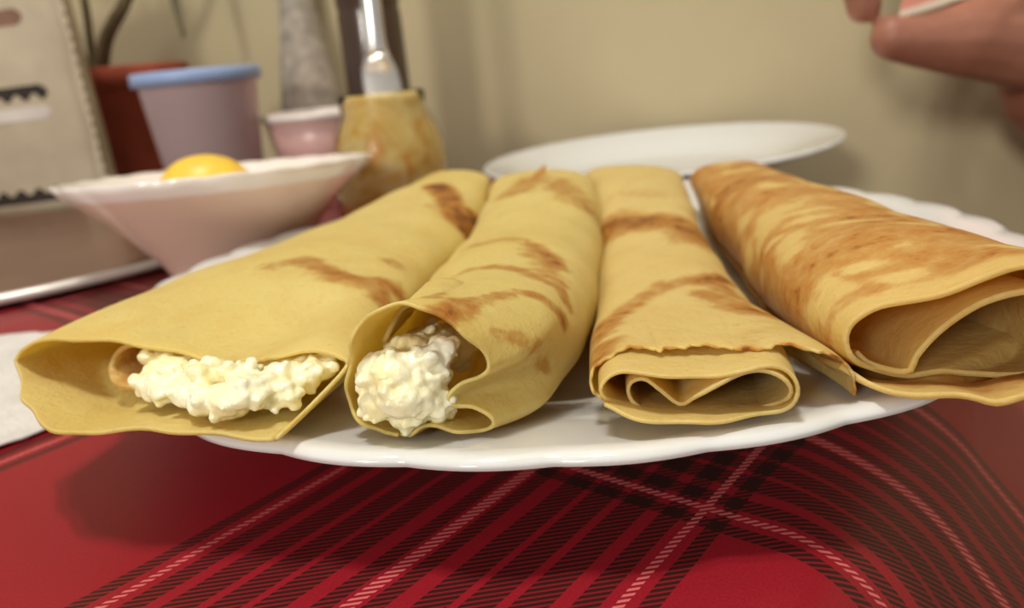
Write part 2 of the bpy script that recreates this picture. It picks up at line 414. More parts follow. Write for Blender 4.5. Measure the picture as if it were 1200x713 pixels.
def crepe_grid(key, sec=None, n_s=150, n_t=130, grow=1.0, t0=0.0, seed=0.0):
    """vertices of the sheet as an (n_t, n_s, 3) array in centimetres"""
    d = CREPES[key]
    P0, P1 = np.array(d['P0']), np.array(d['P1'])
    e = (P1 - P0) / np.linalg.norm(P1 - P0)
    nrm = np.array([e[1], -e[0]])
    if nrm[1] > 0:
        nrm = -nrm
    raw = sec if sec is not None else SECTIONS[key]
    hull = np.array(SECTIONS[key])
    st = smooth_poly(raw, n_s)
    u0, u1, z0, z1 = hull[:, 0].min(), hull[:, 0].max(), hull[:, 1].min(), hull[:, 1].max()
    uc, hw, zc0, h0 = (u0 + u1) / 2, (u1 - u0) / 2, (z0 + z1) / 2, (z1 - z0) / 2
    a, b = (st[:, 0] - uc) / hw, (st[:, 1] - zc0) / h0
    ang = np.unwrap(np.arctan2(b, a))
    rad = np.hypot(a, b)
    frac = np.linspace(0, 1, n_s)
    if d['mode'] == 'natural' or sec is not None:
        sg = 1 if ang[-1] > ang[0] else -1
        mono = np.maximum.accumulate(ang * sg) * sg
        lin = mono[0] + (mono[-1] - mono[0]) * frac
        th, rr = 0.75 * mono + 0.25 * lin, np.ones(n_s)
    elif d['mode'] == 'arc':
        th, rr = math.radians(-110) - 2 * math.pi * frac, np.ones(n_s)
    else:
        fi = frac * (len(raw) - 1)
        k = np.clip((fi - d['ia']) / (d['ib'] - d['ia']), 0, 1)
        rr = np.where(fi < d['ia'], np.minimum(rad * 0.8, 0.8), 0.84 + 0.16 * k)
        i0 = int(d['ia'] / (len(raw) - 1) * n_s)
        th = ang.copy()
        sg = 1 if ang[-1] > ang[i0] else -1
        th[i0:] = np.maximum.accumulate(ang[i0:] * sg) * sg
    c, s = np.cos(th), np.sin(th)
    ba = np.sign(c) * np.abs(c) ** 0.86 * rr * grow
    bb = np.sign(s) * np.abs(s) ** 0.86 * rr * grow
    L = smooth_poly([tuple(P0 + e * u0)] + d['L'], 200)
    R = smooth_poly([tuple(P0 + e * u1)] + d['R'], 200)
    Z = smooth_poly([(0, zc0, h0)] + [((i + 1) / 5, z, h) for i, (z, h) in enumerate(zip(d['zc'], d['h']))], 200)
    tt = np.linspace(0, 1, n_t) ** 1.35
    tt = t0 + (1 - t0) * tt
    G = np.zeros((n_t, n_s, 3))
    q = np.linspace(0, 1, 200)
    qz = Z[:, 0]
    for i, t_ in enumerate(tt):
        l = np.array([np.interp(t_, q, L[:, 0]), np.interp(t_, q, L[:, 1])])
        r = np.array([np.interp(t_, q, R[:, 0]), np.interp(t_, q, R[:, 1])])
        zc, h = np.interp(t_, qz, Z[:, 1]), np.interp(t_, qz, Z[:, 2])
        w = smoothstep(t_ / d['tau'])
        na = a * (1 - w) + ba * w
        nb = b * (1 - w) + bb * w
        wv = 1 + 0.028 * wavy(t_ * 14, th * 1.5, seed) * w
        na, nb = na * wv, nb * wv
        C, U = (l + r) / 2, (r - l) / 2
        fo = st[:, 2] * (1 - smoothstep((t_ - t0) / 0.2))
        fo = fo + 0.05 * np.sin(frac * 71 + seed) * (1 - smoothstep(t_ / 0.05))
        G[i, :, 0] = C[0] + U[0] * na + nrm[0] * fo
        G[i, :, 1] = C[1] + U[1] * na + nrm[1] * fo
        G[i, :, 2] = zc + h * nb
    # the sheet lies on the plate, it never sinks into it
    rp = np.hypot(G[..., 0] - PLATE_C[0], G[..., 1] - PLATE_C[1])
    pz = np.interp(rp, [p[0] for p in PLATE_PROF] + [13.2, 13.4], [p[1] for p in PLATE_PROF] + [1.6, -50]) + 0.13
    pz = pz + np.minimum((1 - rr) * 0.9, 0.12)[None, :]
    G[..., 2] = np.maximum(G[..., 2], pz)
    return G

def grid_faces(n_t, n_s, wrap):
    F = []
    for i in range(n_t - 1):
        for j in range(n_s - 1):
            F.append((i * n_s + j, i * n_s + j + 1, (i + 1) * n_s + j + 1, (i + 1) * n_s + j))
        if wrap:
            F.append((i * n_s + n_s - 1, i * n_s, (i + 1) * n_s, (i + 1) * n_s + n_s - 1))
    return F

# browning strokes on the sheets: polylines on the surface (cm), each with a half-width and a strength
STROKES = {
    'c1': [
        ([(-5.75, 18.27, 3.76), (-5.17, 18.84, 3.74), (-4.52, 17.93, 3.71), (-4.0, 17.25, 3.63), (-3.44, 17.06, 3.48), (-3.04, 17.0, 3.28), (-2.92, 16.48, 3.1)], 0.492, 0.75),
        ([(-3.36, 17.11, 3.46), (-2.98, 17.39, 3.27), (-2.79, 17.57, 3.1)], 0.551, 0.8),
        ([(-2.98, 19.33, 3.31), (-2.86, 19.1, 3.25)], 0.378, 0.6),
        ([(-2.39, 29.32, 3.69), (-2.04, 28.2, 3.57), (-1.75, 26.79, 3.35), (-1.63, 25.71, 3.07), (-1.38, 25.38, 2.77), (-1.11, 26.86, 2.8)], 0.728, 1.1),
        ([(-2.42, 26.38, 3.52), (-2.37, 25.91, 3.46)], 0.403, 0.5),
        ([(-5.9, 17.66, 3.74), (-5.38, 18.57, 3.76)], 0.294, 0.45),
    ],
    'c2': [
        ([(-1.03, 20.08, 3.38), (-0.44, 19.71, 3.54), (0.12, 19.75, 3.55), (0.59, 18.84, 3.52), (0.99, 17.99, 3.45), (1.08, 17.05, 3.41)], 0.441, 0.7),
        ([(-1.37, 12.55, 4.27), (-1.31, 16.16, 3.59), (-0.93, 16.64, 3.63), (-0.33, 16.65, 3.66), (0.2, 16.25, 3.66), (0.58, 15.48, 3.59), (1.01, 15.37, 3.33), (1.13, 14.94, 3.16)], 0.305, 0.7),
        ([(-1.19, 11.82, 4.23), (-1.01, 12.13, 4.17), (-0.82, 12.47, 4.11), (-0.42, 13.26, 3.96), (0.05, 14.06, 3.78), (0.48, 14.19, 3.59), (0.79, 14.18, 3.35), (1.0, 14.27, 3.07)], 0.264, 0.7),
        ([(-1.15, 11.88, 4.22), (-0.82, 12.47, 4.11)], 0.435, 0.85),
        ([(-0.34, 12.2, 3.65), (0.01, 12.47, 3.47), (0.34, 12.77, 3.12), (0.49, 13.51, 2.41)], 0.206, 0.45),
        ([(0.46, 26.87, 3.62), (1.26, 28.12, 3.72), (1.82, 28.16, 3.7), (2.28, 26.49, 3.61), (2.76, 25.19, 3.16)], 1.035, 0.65),
        ([(0.56, 18.29, 3.52), (0.83, 16.42, 3.51), (0.95, 15.8, 3.42)], 0.462, 0.6),
    ],
    'c3': [
        ([(1.7, 13.97, 2.61), (1.92, 14.92, 2.55), (2.48, 15.66, 2.62), (3.14, 16.49, 2.66), (3.76, 17.06, 2.69), (4.5, 17.2, 2.64), (5.06, 17.69, 2.48)], 0.459, 0.75),
        ([(4.29, 16.04, 2.66), (4.56, 15.14, 2.67), (4.82, 14.55, 2.61)], 0.571, 0.75),
        ([(3.27, 24.63, 2.24), (3.87, 23.56, 2.69), (4.58, 23.42, 2.79), (5.38, 22.99, 2.65), (5.6, 21.61, 2.48)], 1.194, 0.75),
        ([(1.47, 12.49, 2.8), (1.62, 13.14, 2.77)], 0.473, 0.7),
        ([(4.76, 17.11, 2.57), (4.94, 15.74, 2.52)], 0.475, 0.6),
        ([(3.93, 27.57, 2.89), (4.73, 27.48, 3.06), (5.41, 26.66, 3.02)], 0.637, 0.4),
    ],
}
def browning(P, key):
    """0..1 per vertex from the stroke list of a crepe"""
    out = np.zeros(len(P))
    for pts, hw, amp in STROKES.get(key, []):
        A = np.array(pts)
        dmin = np.full(len(P), 1e9)
        if len(A) == 1:
            dmin = np.linalg.norm(P - A[0], axis=1)
        for p_, q_ in zip(A[:-1], A[1:]):
            v = q_ - p_
            k = np.clip(((P - p_) @ v) / max(v @ v, 1e-9), 0, 1)
            dmin = np.minimum(dmin, np.linalg.norm(P - (p_ + k[:, None] * v), axis=1))
        out = np.maximum(out, amp * (1 - smoothstep((dmin - hw * 0.25) / (hw * 1.2))))
    return out
# ------------------------------------------------------------------ setting: floor and wall
def box_verts(x0, x1, y0, y1, z0, z1):
    V = [(x, y, z) for x in (x0, x1) for y in (y0, y1) for z in (z0, z1)]
    F = [(0, 1, 3, 2), (4, 6, 7, 5), (0, 4, 5, 1), (2, 3, 7, 6), (0, 2, 6, 4), (1, 5, 7, 3)]
    return V, F

V, F = box_verts(-220, 220, -220, 240, -80, -74)
fl = link_mesh('floor', V, F, M['floor'], smooth=False); fl['kind'] = 'structure'
WALL_Y, WALL_K = 62.5, 0.45                                   # the wall runs along y = 62.5 - 0.45 x
wl = math.hypot(1, WALL_K)
wdir = Vector((1 / wl, -WALL_K / wl, 0)); wnor = Vector((WALL_K / wl, 1 / wl, 0))
V = []
for a_ in (-230, 230):
    for b_ in (0, 12):
        for z_ in (-74, 200):
            p_ = Vector((0, WALL_Y, 0)) + wdir * a_ + wnor * b_
            V.append((p_.x, p_.y, z_))
wall = link_mesh('wall_back', V, F, M['wall'], smooth=False); wall['kind'] = 'structure'
recalc(wall)

# ------------------------------------------------------------------ table and tablecloth
TC, TR = (-31.6, 42.6), 50.7                                  # rounded table, its back edge straight along the wall
def table_radius(th):
    c, s = math.cos(th), math.sin(th)
    k = wnor.x * c + wnor.y * s
    d = (WALL_Y - TC[1] + WALL_K * -TC[0]) / wl - 2.2
    a_ = d / k if k > 1e-4 else 1e9
    return (a_ ** -9 + TR ** -9) ** (-1 / 9) if a_ < 1e6 else TR

tb = thing('table', (TC[0], TC[1], -74), 'wooden table with a rounded end hidden under the red plaid cloth', 'table')
prof = [(0.0, -0.15), (0.5, -0.15), (0.88, -0.16), (0.93, -0.28), (0.965, -0.9), (0.985, -1.9), (0.99, -3.4), (0.9, -3.6), (0.0, -3.6)]
V, F = [], []
NS = 128
for j in range(NS):
    th = 2 * math.pi * j / NS
    R_ = table_radius(th)
    for f_, z_ in prof:
        V.append((R_ * f_ * math.cos(th), R_ * f_ * math.sin(th), z_ + 74))
for j in range(NS):
    for i in range(len(prof) - 1):
        k = (j + 1) % NS
        F.append((j * 9 + i, k * 9 + i, k * 9 + i + 1, j * 9 + i + 1))
recalc(link_mesh('tabletop', V, F, M['wood'], tb))
for lx, ly in ((-34, -20), (28, -30), (20, 0), (-38, 14)):
    tube('leg', [(lx, ly, 0), (lx, ly, 36), (lx, ly, 70.6)], [1.8, 2.4, 3.0], M['wood'], tb, 12)

# the cloth: flat on the table, rolls over the edge and hangs down in soft folds
V, F, UV = [], [], []
NR, NTH = 110, 320
CA, SA = math.cos(math.radians(50)), math.sin(math.radians(50))
for j in range(NTH):
    th = 2 * math.pi * j / NTH
    R_ = table_radius(th)
    kk = min(1, max(0, (math.degrees(th if th < math.pi else th - 2 * math.pi) + 43) / 7)) if th > math.pi else 1.0
    kk = kk * kk * (3 - 2 * kk)
    W_ = 1.8 + 3.2 * kk                                    # width of the roll-over
    H_ = 2.2 + 1.6 * kk
    R_ -= 1.0 * (1 - kk)
    for i in range(NR):
        if i < 40:
            s_ = (R_ - W_) * (i / 39) ** 0.8; r_, z_ = s_, 0.0
        elif i < 84:
            k = (i - 39) / 44 * math.radians(60)
            r_, z_ = R_ - W_ + W_ * math.sin(k), -H_ * (1 - math.cos(k))
            s_ = R_ - W_ + (W_ + H_) / 2 * k
        else:
            k = (i - 83) / 26
            fold = 0.75 * math.sin(th * 21) + 0.5 * math.sin(th * 13 + 1)
            r_ = R_ - W_ * 0.134 + 22 * (0.85 * k - 0.3 * k * k) + k * fold * 0.9
            z_ = -H_ * 0.5 - 21 * k
            s_ = R_ - W_ + (W_ + H_) / 2 * math.radians(60) + 23.0 * k
        x, y = TC[0] + r_ * math.cos(th), TC[1] + r_ * math.sin(th)
        if (y - WALL_Y + WALL_K * x) / wl > -0.3:
            p_ = Vector((x, y, 0)) - wnor * ((y - WALL_Y + WALL_K * x) / wl + 0.3)
            x, y = p_.x, p_.y
        V.append((x, y, z_))
        X, Y = TC[0] + s_ * math.cos(th), TC[1] + s_ * math.sin(th)
        UV.append((SA * X - CA * Y, CA * X + SA * Y))
for j in range(NTH):
    k = (j + 1) % NTH
    for i in range(NR - 1):
        F.append((j * NR + i, k * NR + i, k * NR + i + 1, j * NR + i + 1))
cloth = link_mesh('tablecloth', V, F, M['plaid'])
uvl = cloth.data.uv_layers.new(name='plaid')
buf = np.zeros(len(cloth.data.loops) * 2, np.float32)
vi = np.zeros(len(cloth.data.loops), np.int32)
cloth.data.loops.foreach_get('vertex_index', vi)
uvl.data.foreach_set('uv', np.array(UV, np.float32)[vi].ravel())
recalc(cloth)
solidify(cloth, 0.08, -1)
tag(cloth, 'red plaid oilcloth tablecloth draped over the rounded table edge', 'tablecloth')

# ------------------------------------------------------------------ white plates with scalloped rims
def plate(name, loc, label, R=13.0, lobes=34, tilt=(0, 0, 0), amp=0.18, hz=1.0):
    t_ = thing(name, loc, label, 'plate', rot=tilt)
    k = R / 13.0
    top = [(r * k, z * k) for r, z in PLATE_PROF[:-2]] + [(12.8 * k, 2.16 * k), (13.0 * k, 2.1 * k), (13.02 * k, 1.99 * k)]
    bot = [(12.8 * k, 1.9 * k), (12.2 * k, 1.78 * k), (11.0 * k, 1.45 * k), (9.6 * k, 1.02 * k), (8.4 * k, 0.5 * k), (7.7 * k, 0.2 * k), (7.5 * k, 0.0), (7.1 * k, 0.0), (7.0 * k, 0.22 * k), (0.0, 0.25 * k)]
    pr = [(r, z / k * hz) for r, z in top + bot]
    rim = [max(0.0, min(1.0, (r / k - 10.6) / 2.4)) for r, z in pr]
    def fr(th, i):
        return rim[i] * amp * (abs(math.sin(lobes * th / 2)) * 1.0 - 0.6)
    def fz(th, i):
        return rim[i] * amp * 0.3 * (abs(math.sin(lobes * th / 2)) - 0.5)
    lathe('dish', pr, M['plate'], t_, seg=lobes * 12, fr=fr, fz=fz)
    return t_
plate('serving_plate', (PLATE_C[0], PLATE_C[1], 0.02), 'large white plate with a wavy rim holding the four rolled crepes')
plate('dinner_plate', (9.5, 46.1, 0.22), 'empty white plate by the wall, behind the crepes', R=10.4, lobes=36, amp=0.04, tilt=(0, math.radians(-1.6), 0))

# ------------------------------------------------------------------ the four crepes
def to_local(G, base):
    return G - np.array(base)

def sheet(name, key, G, mat, parent, base, wrap, thick, brown=None):
    n_t, n_s = G.shape[:2]
    P = G.reshape(-1, 3)
    o = link_mesh(name, to_local(P, base).tolist(), grid_faces(n_t, n_s, wrap), mat, parent)
    b_ = browning(P, key) if brown is None else brown(G).reshape(-1)
    at = o.data.attributes.new('browning', 'FLOAT', 'POINT')
    at.data.foreach_set('value', b_.astype(np.float32))
    recalc(o)
    solidify(o, thick, 0)
    return o

def lumps(name, centres, mat, parent, voxel=0.045, seed=3, label=None, flat=1.0):
    """curds: many small blobs fused into one lumpy mass"""
    rnd = random.Random(seed)
    bm = bmesh.new()
    for (x, y, z, r) in centres:
        mt = Matrix.Translation((x * S, y * S, z * S)) @ Matrix.Rotation(rnd.uniform(0, 6), 4, 'Z') @ Matrix.Diagonal((r * rnd.uniform(0.85, 1.2) * S, r * rnd.uniform(0.85, 1.2) * S, r * rnd.uniform(0.8, 1.05) * flat * S, 1))
        bmesh.ops.create_icosphere(bm, subdivisions=2, radius=1.0, matrix=mt)
    me = bpy.data.meshes.new(name)
    bm.to_mesh(me); bm.free()
    me.materials.append(mat)
    o = bpy.data.objects.new(name, me)
    COL.objects.link(o); o.parent = parent
    rm = o.modifiers.new('fuse', 'REMESH'); rm.mode = 'VOXEL'; rm.voxel_size = voxel * S; rm.use_smooth_shade = True
    sm = o.modifiers.new('soften', 'SMOOTH'); sm.iterations = 5; sm.factor = 0.5
    tx = bpy.data.textures.new(name + '_grain', 'CLOUDS'); tx.noise_scale = 0.0022; tx.noise_depth = 2
    dp = o.modifiers.new('grain', 'DISPLACE'); dp.texture = tx; dp.strength = 0.0011; dp.mid_level = 0.5; dp.texture_coords = 'LOCAL'
    if label:
        o['label'] = label
    return o

# crepe 1: wide open end, filled with curd cheese
b1 = (-5.0, 22.0, 0.6)
c1 = thing('rolled_crepe', b1, 'pale yellow rolled crepe with a wide flat open end full of curd cheese', 'crepe', 'rolled crepes on the plate')
sheet('wrap', 'c1', crepe_grid('c1', seed=1.0), M['crepe_pale'], c1, b1, False, 0.075)
# a second turn of the sheet inside, browned
P0, P1 = np.array(CREPES['c1']['P0']), np.array(CREPES['c1']['P1'])
E1 = (P1 - P0) / np.linalg.norm(P1 - P0); N1 = np.array([E1[1], -E1[0]])
def at1(u, z, o):
    p_ = P0 + E1 * u + N1 * o
    return (p_[0], p_[1], z)
st = smooth_poly([(3.9, 3.25, -0.3), (3.3, 3.3, -0.25), (2.75, 3.2, -0.2), (2.5, 2.95, -0.1), (2.55, 2.72, 0.1), (2.95, 2.6, 0.3), (3.8, 2.58, 0.4)], 40)
G = np.array([[at1(u + 0.12 * i * 0.1, z, o - i * 0.16) for u, z, o in st] for i in range(24)])
sheet('inner_fold', 'c1', G, M['crepe_tan'], c1, b1, False, 0.1, brown=lambda G_: 0.55 * np.ones(G_.shape[:2]))
rnd = random.Random(11)
cen = []
big = [(6.2, 2.85, 1.2, 0.4), (6.55, 2.98, 1.1, 0.36), (5.7, 2.78, 1.2, 0.36), (5.2, 2.78, 0.95, 0.38), (4.5, 2.78, 0.7, 0.36), (3.95, 2.78, 0.5, 0.34),
       (5.3, 2.98, 0.6, 0.36), (6.1, 2.98, 0.6, 0.38), (6.75, 2.96, 0.5, 0.36), (7.05, 2.86, 0.2, 0.36), (7.25, 2.88, -0.1, 0.3), (7.0, 2.74, 0.8, 0.3),
       (4.05, 2.95, 0.0, 0.36), (3.6, 3.05, -0.3, 0.34), (4.6, 2.95, 0.0, 0.38), (5.2, 2.88, -0.2, 0.36), (5.9, 2.85, -0.2, 0.36), (6.5, 2.85, -0.3, 0.36),
       (4.2, 2.95, -0.9, 0.4), (5.0, 2.88, -1.0, 0.4), (6.0, 2.88, -1.0, 0.4), (6.8, 2.88, -0.9, 0.36)]
lid_u = [0.7, 2.3, 3.1, 4.1, 5.1, 5.8, 6.4, 7.1, 7.76]
lid_z = [3.35, 3.44, 3.38, 3.24, 3.03, 3.04, 3.14, 3.29, 3.17]
for u, z, o, r_ in big:
    pts_ = [(u, z, o, r_)]
    for q in range(16):
        a_, b_ = rnd.uniform(0, 2 * math.pi), rnd.uniform(-0.7, 1.0)
        k = math.sqrt(max(0, 1 - b_ * b_ * 0.8))
        pts_.append((u + r_ * math.cos(a_) * k, z + r_ * 0.78 * b_, o + r_ * math.sin(a_) * k, rnd.uniform(0.06, 0.17)))
    for u_, z_, o_, rr_ in pts_:
        if o_ < 0.2:
            z_ = min(z_, float(np.interp(u_, lid_u, lid_z)) - 0.1 - rr_ * 0.8)
        x_, y_, z_ = at1(u_, z_, o_)
        cen.append((x_ - b1[0], y_ - b1[1], z_ - b1[2], rr_))
lumps('filling', cen, M['cheese'], c1, seed=5, flat=0.8, label='creamy white lumpy curd cheese')

# crepe 2: crumpled open end with cheese bulging out
b2 = (0.2, 21.0, 0.6)
c2 = thing('rolled_crepe', b2, 'rolled crepe with a crumpled open end, white curd cheese bulging out', 'crepe', 'rolled crepes on the plate')
sheet('wrap', 'c2', crepe_grid('c2', seed=2.0), M['crepe_pale'], c2, b2, False, 0.06)
st = smooth_poly([(-2.3, 12.6, 3.55), (-1.9, 12.7, 4.1), (-1.4, 12.7, 4.15), (-1.0, 12.7, 3.85), (-0.75, 12.6, 3.4)], 30)
G = np.array([[(x + 0.02 * i, y + i * 0.15, z - 0.012 * i) for x, y, z in st] for i in range(14)])
sheet('inner_fold', 'c2', G, M['crepe_pale'], c2, b2, False, 0.08, brown=lambda G_: 0.1 * np.ones(G_.shape[:2]))
tipv = smooth_poly([(1.2, 28.4, 3.55), (1.5, 28.9, 3.95), (1.75, 29.2, 4.15)], 8)
G = np.array([[(x + w_ * (1 - i / 7.2) * 0.55, y, z - 0.25 * abs(w_) * (1 - i / 7.2)) for w_ in np.linspace(-1, 1, 9)] for i, (x, y, z) in enumerate(tipv)])
sheet('end_tip', 'c2', G, M['crepe_pale'], c2, b2, False, 0.08, brown=lambda G_: 0.6 * np.ones(G_.shape[:2]))
cen = []
rnd = random.Random(4)
big = [(-1.75, 11.75, 2.95, 0.45), (-2.15, 11.9, 2.8, 0.4), (-1.4, 11.85, 2.8, 0.36), (-1.9, 11.9, 3.3, 0.42), (-1.35, 12.1, 3.3, 0.4), (-2.25, 12.1, 3.2, 0.36), (-1.1, 12.2, 3.45, 0.26), (-1.8, 12.0, 2.5, 0.34), (-1.3, 12.1, 2.5, 0.28),
       (-1.7, 12.8, 3.1, 0.55), (-1.5, 13.6, 3.0, 0.6), (-1.2, 14.4, 2.8, 0.6)]
for x, y, z, r_ in big:
    x -= 0.16; z -= 0.05
    pts_ = [(x, y, z, r_)]
    for q in range(22):
        a_, b_ = rnd.uniform(0, 2 * math.pi), rnd.uniform(-0.9, 1.0)
        k = math.sqrt(max(0, 1 - b_ * b_))
        pts_.append((x + r_ * math.cos(a_) * k, y + r_ * math.sin(a_) * k, z + r_ * b_ * 0.9, rnd.uniform(0.045, 0.13)))
    cen += [(x_ - b2[0], y_ - b2[1], z_ - b2[2], rr_) for x_, y_, z_, rr_ in pts_]
lumps('filling', cen, M['cheese'], c2, voxel=0.04, seed=6, label='creamy white lumpy curd cheese')

# crepe 3: flat, empty, rolled twice, its outer turn ending in a ragged edge on top
b3 = (4.2, 21.0, 0.6)
c3 = thing('rolled_crepe', b3, 'slim golden crepe rolled flat and empty, ragged edge across its top', 'crepe', 'rolled crepes on the plate')
sheet('inner_roll', 'c3', crepe_grid('c3', seed=3.0), M['crepe_tan'], c3, b3, False, 0.06)
ow = [(0.3, 2.38, 0.3), (0.0, 2.62, 0.3), (-0.02, 2.9, 0.25), (0.15, 3.08, 0.1), (0.5, 3.19, -0.02), (0.95, 3.19, -0.12), (1.1, 3.19, 0.06), (1.3, 3.18, -0.16), (1.7, 3.16, -0.18), (2.15, 3.18, -0.12), (2.3, 3.2, 0.08), (2.7, 3.24, 0.14), (3.1, 3.24, 0.05), (3.55, 3.16, 0.1), (3.9, 3.0, 0.15), (4.1, 2.72, 0.15), (4.12, 2.42, 0.1)]
G = crepe_grid('c3', sec=ow, grow=1.035, t0=0.045, n_s=170, seed=3.3)
G[:4, :, 1] += np.array([0.035 * math.sin(j * 0.9) + 0.06 * math.sin(j * 0.31 + 1) + 0.04 * math.sin(j * 0.17) for j in range(170)])[None, :] * np.array([1, .8, .5, .2])[:, None]
def ragged(G_):
    b_ = browning(G_.reshape(-1, 3), 'c3').reshape(G_.shape[:2])
    e_ = np.exp(-np.arange(G_.shape[0]) / 2.2)[:, None] * (0.35 + 0.35 * np.sin(np.arange(G_.shape[1]) * 0.31))[None, :]
    return np.maximum(b_, e_)
sheet('outer_turn', 'c3', G, M['crepe_tan'], c3, b3, False, 0.05, brown=ragged)

# crepe 4: thick, browned all over, open end with two hollow turns
b4 = (8.3, 21.0, 0.6)
c4 = thing('rolled_crepe', b4, 'thick golden brown mottled crepe, hollow open end, rightmost on the plate', 'crepe', 'rolled crepes on the plate')
def brown4(G_):
    n_t, n_s = G_.shape[:2]
    lead = np.linalg.norm(G_ - G_[0:1], axis=2)
    b_ = 0.74 * smoothstep((lead - 0.1) / 0.85)
    j = np.arange(n_s) / n_s
    b_ = 0.16 + (b_ - 0.16) * smoothstep((j - 0.34) / 0.14)[None, :]
    rows = np.arange(n_t)[:, None]
    spots = np.zeros((n_t, n_s))
    rn = random.Random(9)
    for q in range(90):
        ti, sj = rn.randint(14, n_t - 4), rn.uniform(0.5, 0.8) * n_s
        lt, ls = rn.uniform(1.0, 3.0), rn.uniform(0.8, 2.2)
        sl = rn.uniform(-0.6, 0.6)
        d_ = ((rows - ti) / lt) ** 2 + ((np.arange(n_s)[None, :] - sj - sl * (rows - ti)) / ls) ** 2
        spots = np.maximum(spots, np.exp(-d_ * 0.7))
    return b_ - 0.85 * spots
sheet('wrap', 'c4', crepe_grid('c4', seed=4.0), M['crepe_brown'], c4, b4, False, 0.095, brown=brown4)

# ------------------------------------------------------------------ napkin
rnd = random.Random(2)
poly = smooth_poly([(-11.9, 18.7), (-12.9, 17.45), (-15.0, 15.6), (-18.5, 12.8), (-27.5, 20.0), (-24.0, 27.6), (-19.0, 26.9), (-17.4, 26.8), (-14.4, 26.4), (-12.6, 24.0), (-11.6, 21.0)], 160, closed=True)[:-1]
cx, cy = poly.mean(0)
V, F = [], []
rings = [1.0, 0.985, 0.93, 0.8, 0.6, 0.4, 0.2, 0.05]
for q, k in enumerate(rings):
    for j, (x, y) in enumerate(poly):
        jit = (rnd.uniform(-0.09, 0.09) + 0.06 * math.sin(j * 2.2)) if q == 0 else 0
        xx, yy = cx + (x - cx) * k + jit, cy + (y - cy) * k + jit * 0.6
        V.append((xx - cx, yy - cy, 0.1 + 0.06 * (math.sin(xx * 2.1 + yy) + math.sin(yy * 1.7)) * (1 - abs(k - 0.5)) + 0.06))
n_ = len(poly)
for q in range(len(rings) - 1):
    for j in range(n_):
        k = (j + 1) % n_
        F.append((q * n_ + j, q * n_ + k, (q + 1) * n_ + k, (q + 1) * n_ + j))
F.append(tuple((len(rings) - 1) * n_ + j for j in range(n_)))
nap = recalc(link_mesh('paper_napkin', V, F, M['tissue']))
nap.location = (cx * S, cy * S, 0.0)
solidify(nap, 0.06, 0)
tag(nap, 'white crinkled paper napkin with torn edge beside the plate', 'napkin')

# ------------------------------------------------------------------ bowl and lemon
bw = thing('bowl', (-12.3, 34.3, 0.2), 'white flared bowl with a wavy rim, pink cloth reflection painted outside, left of the crepes', 'bowl', rot=(math.radians(-3.6), 0, 0))
pr = [(0.0, 0.75), (1.6, 0.78), (2.4, 1.05), (3.3, 2.1), (4.2, 3.3), (5.1, 4.3), (5.75, 4.78), (5.85, 4.84), (5.92, 4.78), (5.8, 4.5), (5.45, 4.1), (4.45, 3.1), (3.55, 1.85), (2.9, 0.9), (2.6, 0.35), (2.5, 0.0), (2.2, 0.0), (2.1, 0.3), (0.0, 0.4)]
pr = [(r * 1.12, z * 0.92) for r, z in pr]
rimw = [max(0, (r - 5.1) / 1.4) for r, z in pr]
lathe('inside', pr[:11], M['bowl'], bw, seg=192, fr=lambda th, i: rimw[i] * 0.08 * (abs(math.sin(12 * th)) - 0.5), fz=lambda th, i: rimw[i] * 0.05 * (abs(math.sin(12 * th)) - 0.5))
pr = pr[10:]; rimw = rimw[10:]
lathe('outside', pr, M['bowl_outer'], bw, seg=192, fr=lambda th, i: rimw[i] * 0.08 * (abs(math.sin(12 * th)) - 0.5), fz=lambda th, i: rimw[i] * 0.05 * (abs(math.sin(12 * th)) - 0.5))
lm = thing('lemon', (-13.4, 35.6, 3.45), 'smooth yellow lemon lying in the white bowl', 'lemon', rot=(0, 0.1, 0.4))
prl = []
for i in range(25):
    a_ = math.pi * i / 24
    r_ = 1.8 * math.sin(a_) ** 0.9
    z_ = -2.1 * math.cos(a_)
    if i in (0, 24): r_ = 0.0
    prl.append((max(r_, 0.0), z_ * (1.14 if i in (0, 24, 1, 23) else 1.0)))
lp_ = lathe('peel', prl, M['lemon'], lm, seg=40)
lp_.rotation_euler = (0, math.pi / 2, 0)
stl = tube('stem_end', [(2.1, 0, 0), (2.5, 0, 0)], [0.28, 0.14], M['leaf'], lm, 10)

# ------------------------------------------------------------------ jar with utensil
JX, JY = -6.2, 45.0
jr = thing('jam_jar', (JX, JY, 0.02), 'open glass jar smeared with amber jam, behind the left crepe', 'jar')
outer = [(0.0, 0.0), (2.9, 0.0), (3.3, 0.3), (3.35, 1.0), (3.3, 3.0), (3.1, 4.4), (2.8, 5.3), (2.5, 5.8), (2.4, 6.0), (2.43, 6.15), (2.43, 6.35), (2.4, 6.45), (2.41, 6.9), (2.36, 6.96)]
inner = [(2.32, 6.95), (2.26, 5.95), (2.6, 5.25), (2.92, 4.35), (3.12, 3.0), (3.15, 1.0), (3.05, 0.45), (2.7, 0.25), (0.0, 0.25)]
lathe('glass', outer + inner, M['jar_glass'], jr, seg=64)
res = [(0.0, 0.3), (2.65, 0.3), (3.0, 0.5), (3.1, 1.0), (3.07, 3.0), (2.87, 4.3), (2.55, 5.2), (2.22, 5.9), (2.28, 6.85), (2.2, 6.85), (2.02, 5.7), (2.2, 5.0), (2.5, 4.2), (2.2, 2.6), (0.0, 2.3)]
lathe('jam_residue', res, M['residue'], jr, seg=48, fr=lambda th, i: (0.0 if i < 9 else -0.16 * (1 + math.sin(th * 5 + i))) if res[i][0] > 0.1 else 0)
V, F = [], []
ut = thing('table_knife', (JX + 0.1, JY + 0.2, 2.2), 'silver table utensil standing upright in the open jar', 'cutlery')
